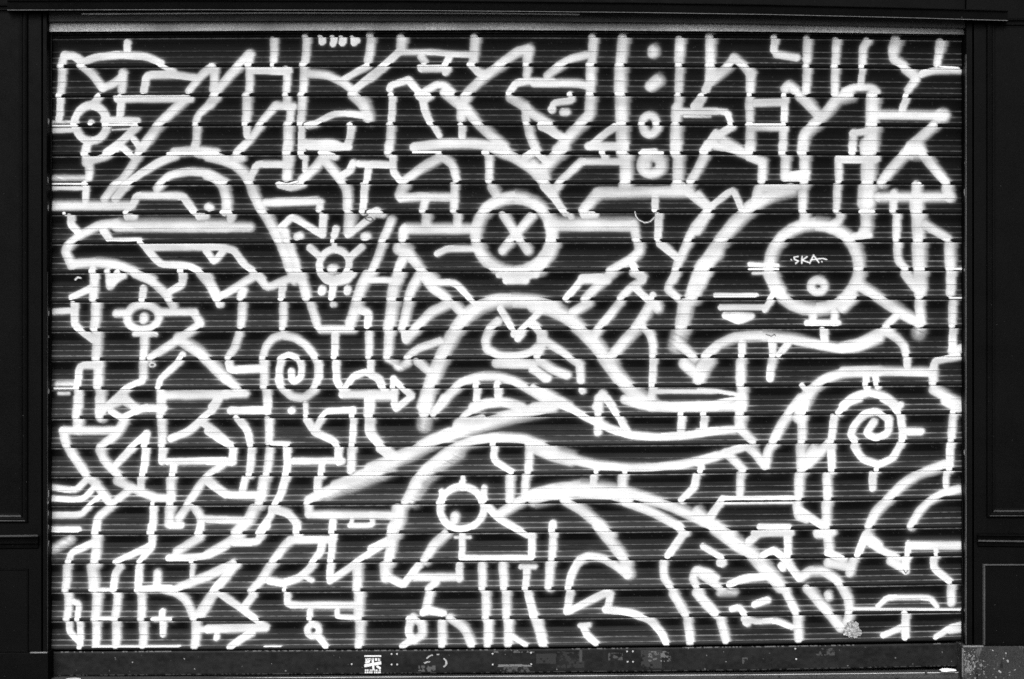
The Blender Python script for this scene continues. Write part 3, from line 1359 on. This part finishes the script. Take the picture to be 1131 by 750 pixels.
# ------------------------------------------------------------------ shopfront surround
shop = empty('shopfront', (0, 0, 0), 'black painted timber shopfront surround with panelled pilasters framing the shutter', 'shopfront')
YP = -.06
M_ARRIS = mat_black('rubbed_lit_arris', .006, .05, .45, .6)  # rubbed paint plus painted highlights on the moulding edges
def two(o): o.data.materials.append(M_ARRIS); return o
def pilaster(side):
    bm = bmesh.new()
    if side < 0: u0, u1 = -135, 51.5
    else: u0, u1 = 1067.5, 1266
    pbox(bm, u0, u1, -60, 752, YP, .06)
    pil = bm_obj('pilaster', bm, M_WOOD, shop, .0012)
    st = [(0, .0), (1.0, .008), (2.4, .011), (3.2, .0105), (4.0, .005), (6.0, .004), (6.8, .0075), (7.6, .0078), (8.6, .002), (11, .001)]
    bm = bmesh.new()
    if side < 0: ring(bm, -68, 31.5, 4, 577.5, st, YP, {(3, 2), (7, 2), (8, 2)})
    else: ring(bm, 1089, 1160, 20, 572, st, YP, {(3, 2), (7, 2), (8, 2)})
    two(bm_obj('upper_panel', bm, M_WOOD, pil))
    bm = bmesh.new()
    if side < 0: ring(bm, -68, 31.8, 628, 720.4, [(0, 0), (.7, .005), (1.4, .005), (2.2, .002)], YP)
    else: ring(bm, 1085.2, 1180, 622, 713.4, [(0, 0), (.6, .006), (2.2, .0065), (3.0, .002)], YP, {(1, 3), (2, 3), (2, 0)})
    two(bm_obj('lower_panel', bm, M_WOOD, pil))
    # dado moulding with undercut steps
    pr = [(0, YP), (-.2, YP - .012), (1.6, YP - .024), (2.8, YP - .024), (3.4, YP - .015), (6.6, YP - .012), (7.6, YP - .018), (9.4, YP - .017), (10.6, YP - .009), (14.2, YP - .006), (15.4, YP)]
    bm = bmesh.new()
    if side < 0: sweep(bm, [(-100, 592.6), (41.8, 590.8)], pr, {1})
    else: sweep(bm, [(1080.4, 588.8), (1230, 590.5)], pr, {6})
    two(bm_obj('dado_moulding', bm, M_WOOD, pil))
    # plinth block
    bm = bmesh.new()
    if side < 0: pbox(bm, u0 - 3, 53, 721, 760, YP - .012, .05)
    else: pbox(bm, 1063.2, u1 + 3, 714, 760, YP - .012, .05)
    pl = bm_obj('plinth', bm, M_PLINTH if side > 0 else M_WOOD, pil, .002)
    bm = bmesh.new()
    if side < 0: pbox(bm, 33, 52, 720.6, 721.6, YP - .0135, YP - .004)
    else: pbox(bm, 1064, 1086.5, 713.4, 715.0, YP - .0145, YP - .004); pbox(bm, 1063.0, 1064.0, 716, 748, YP - .0132, YP - .004)
    bm_obj('worn_lit_edge', bm, M_EDGE, pl, .0008)
    if side > 0:   # flaked filler and paint blisters on the worn corner
        bm = bmesh.new(); r = random.Random(9)
        for i in range(150):
            u = 1065 + abs(r.gauss(0, 10)); v = r.gauss(734, 8)
            if v < 717 or v > 750: continue
            s = r.uniform(.0006, .0026) * (2.4 if r.random() < .16 else 1); y = YP - .012
            c = Vector((wx(u, y), y, wz(v, y))); q = []
            n = r.randint(5, 7)
            for j in range(n):
                t = j / n * 6.283; q.append(bm.verts.new(c + Vector((s * math.cos(t) * r.uniform(.5, 1.2), -.0004 - r.uniform(0, .0012), s * math.sin(t) * r.uniform(.5, 1.5)))))
            bm.faces.new(q)
        bm_obj('flaked_paint', bm, M_EDGE, pl)['kind'] = 'stuff'
        bm = bmesh.new(); yv = [0]
        pbox(bm, 1066.9, 1067.5, 60, 712, YP - .0006, YP + .01); bm_obj('worn_lit_arris', bm, mat_black('arris', .01, .07, .5, .9), pil)  # pale strip: rubbed jamb corner with its highlight painted in
    else:
        bm = bmesh.new(); pbox(bm, 51.5, 52.1, 300, 719, YP + .004, YP + .012); bm_obj('worn_lit_arris', bm, mat_black('arris', .01, .06, .5, .9), pil)  # left jamb strip, edge highlight in its colour too
    return pil
pilaster(-1); pilaster(1)
# lintel with a cornice band; its line dips a little to the right, as in the old frame
low = [(8, 11.6), (200, 11.2), (450, 12), (700, 14.2), (850, 16.5), (1000, 20), (1113, 23.2)]
bm = bmesh.new(); box(bm, wx(-140), wx(1271), -.045, .08, wz(21), 3.1)
lint = bm_obj('lintel', bm, M_WOOD, shop)
bm = bmesh.new()
sweep(bm, low, [(-11.8, -.05), (-11.8, -.092), (-10.9, -.096), (-10.6, -.090), (-1.4, -.084), (-1.0, -.090), (0, -.089), (.2, -.05)])
cor = bm_obj('cornice', bm, M_WOOD, lint)
bm = bmesh.new(); sweep(bm, [(u, v - .1) for u, v in low], [(-.75, -.0915), (-.1, -.0915), (0, -.085), (-.75, -.085)]); bm_obj('cornice_highlight_bead', bm, M_EDGE2 if 'M_EDGE2' in globals() else mat_black('bead_highlight', .04, .09, .5, .3), cor)  # pale bead puts the highlight of the cornice lip into colour
bm = bmesh.new(); box(bm, wx(-140), wx(1271), -.22, -.045, 2.62, 2.72); box(bm, wx(-140), wx(1271), -.16, -.045, 2.72, 3.1); bm_obj('fascia_board', bm, M_WOOD, lint, .004)
# soffit board between cornice and flashing, with a patchy bright lip
bm = bmesh.new(); sweep(bm, [(54, 16), (300, 15.2), (550, 15.2), (831, 18), (1066, 23)], [(-3, -.046), (7.8, -.046), (7.8, -.03), (-3, -.03)]); sof = bm_obj('soffit_board', bm, M_SOFFIT, lint)
bm = bmesh.new(); sweep(bm, [(90, 15.6), (300, 14.4), (550, 15), (640, 16.2)], [(-.9, -.047), (.6, -.047), (.6, -.05), (-.9, -.05)]); bm_obj('pale_lip', bm, mat_black('bright_lip', .25, .8, .5, .3), sof)
bm = bmesh.new(); box(bm, wx(20), wx(1110), .12, .16, -.02, 3.1)   # dark backing added behind the shutter so the gap below it reads as shade
bm_obj('dark_backing', bm, M_WOOD, shop)
# plain wall either side, beyond the pilasters
for s in (-1, 1):
    bm = bmesh.new(); a0, a1 = (-4.0, wx(-135, YP) - .001) if s < 0 else (wx(1266, YP) + .001, 4.0)
    box(bm, a0, a1, -.03, .08, 0.0, 3.1); bm_obj('side_wall', bm, M_RENDER, shop)

# ------------------------------------------------------------------ sill, litter, ground
bm = bmesh.new(); box(bm, wx(54), wx(1066), -.30, .10, -.05, .0)
sill = bm_obj('door_sill', bm, M_STONE, None, .004)
sill['label'] = 'dark worn stone sill with metal nosing under the shutter'; sill['category'] = 'sill'
bm = bmesh.new(); sweepst = [(60, 752.2), (300, 750), (540, 748.4), (840, 746.6), (1062, 744)]
rows = []
for u, v in sweepst:
    y = -.03; zz = wz(v, y)
    rows.append([bm.verts.new((wx(u, y), yy_, zz + dz)) for yy_, dz in ((-.03, 0), (-.03, .0035), (-.001, .005), (.02, .005), (.02, -.02), (-.03, -.02))])
for p_, q_ in zip(rows[:-1], rows[1:]):
    for i in range(6): bm.faces.new([p_[i], p_[(i + 1) % 6], q_[(i + 1) % 6], q_[i]])
bm.faces.new(rows[0]); bm.faces.new(rows[-1][::-1])
bm_obj('metal_nosing', bm, M_STRIP, sill)
bm = bmesh.new(); sweep(bm, [(u, v - 1.3) for u, v in sweepst], [(-.5, -.031), (.3, -.031), (.3, -.028), (-.5, -.028)]); bm_obj('worn_lit_edge', bm, mat_black('nosing_edge', .1, .45, .5, .5), sill)  # pale line paints in the lit top edge of the nosing
def litter(name, u, v, w, h, label, cat, seed, mat, y=-.035, dep=.02):
    r = random.Random(seed); bm = bmesh.new()
    bmesh.ops.create_icosphere(bm, subdivisions=2, radius=1)
    for q in bm.verts:
        k = 1 + r.uniform(-.18, .18); q.co *= k
        q.co = Vector((q.co.x * w * S / 2 + wx(u, y), q.co.y * dep + y, q.co.z * h * S / 2 + wz(v, y)))
    o = bm_obj(name, bm, mat); o['label'] = label; o['category'] = cat; return o
litter('paper_scrap', 1046, 740, 18, 2.6, 'crumpled white paper scrap on the sill by the right guide rail', 'litter', 1, M_PAPER, -.04, .016)
litter('paper_scrap', 81, 750.6, 18, 3.4, 'flattened pale scrap on the sill near the left end', 'litter', 2, mat_black('grey_paper', .25, .4, .8), -.045, .014)
litter('pebble', 1023, 742.4, 2.2, 4.4, 'small upright grey stone chip left of the white scrap', 'stone', 3, M_STRIP, -.036, .004)
litter('pebble', 861, 746.4, 2.6, 2.6, 'tiny pale stone chip on the nosing at centre right', 'stone', 4, M_STRIP, -.036, .004)
litter('pebble', 991, 747.6, 5, 2.4, 'wider flat pale stone chip on the nosing towards the right', 'stone', 6, M_STRIP, -.04, .006)
litter('pebble', 681, 749.4, 3, 3, 'tiny pale stone chip on the nosing at mid width', 'stone', 7, M_STRIP, -.036, .004)
bm = bmesh.new()
bmesh.ops.create_grid(bm, x_segments=2, y_segments=2, size=400)
for v in bm.verts: v.co.z = -.16
g = bm_obj('road', bm, M_ASPH); g['kind'] = 'structure'
bm = bmesh.new(); box(bm, -60, 60, -2.6, .6, -.3, -.03)
g = bm_obj('pavement', bm, M_PAVE, None, .01); g['kind'] = 'structure'

# ------------------------------------------------------------------ light
SE, SR = math.radians(38), math.radians(188)
w = bpy.data.worlds.new('World'); bpy.context.scene.world = w; w.use_nodes = True
nt = w.node_tree; bg = nt.nodes['Background']
sky = nt.nodes.new('ShaderNodeTexSky'); sky.sky_type = 'NISHITA'; sky.sun_disc = False
sky.sun_elevation = SE; sky.sun_rotation = SR; sky.dust_density = 4
bw = nt.nodes.new('ShaderNodeRGBToBW'); nt.links.new(sky.outputs[0], bw.inputs[0]); nt.links.new(bw.outputs[0], bg.inputs[0])
bg.inputs[1].default_value = SKY
L = bpy.data.lights.new('sun', 'SUN'); L.energy = SUN; L.angle = math.radians(25); L.color = (1, 1, 1)
lo = bpy.data.objects.new('sun', L); C.objects.link(lo)
d = Vector((math.sin(SR) * math.cos(SE), math.cos(SR) * math.cos(SE), math.sin(SE)))
lo.rotation_euler = d.to_track_quat('Z', 'Y').to_euler()
cam = bpy.data.cameras.new('camera'); co = bpy.data.objects.new('camera', cam); C.objects.link(co)
co.location = (0, -D, ZC); co.rotation_euler = (math.radians(90), 0, 0)
cam.sensor_width = 36; cam.lens = 36 * D / (1131 * S); cam.clip_end = 1000; cam.clip_start = .05
sc = bpy.context.scene; sc.camera = co
sc.view_settings.view_transform = 'Standard'; sc.view_settings.look = 'None'; sc.view_settings.exposure = 0
sc.cycles.use_denoising = False
sc.cycles.max_bounces = 4
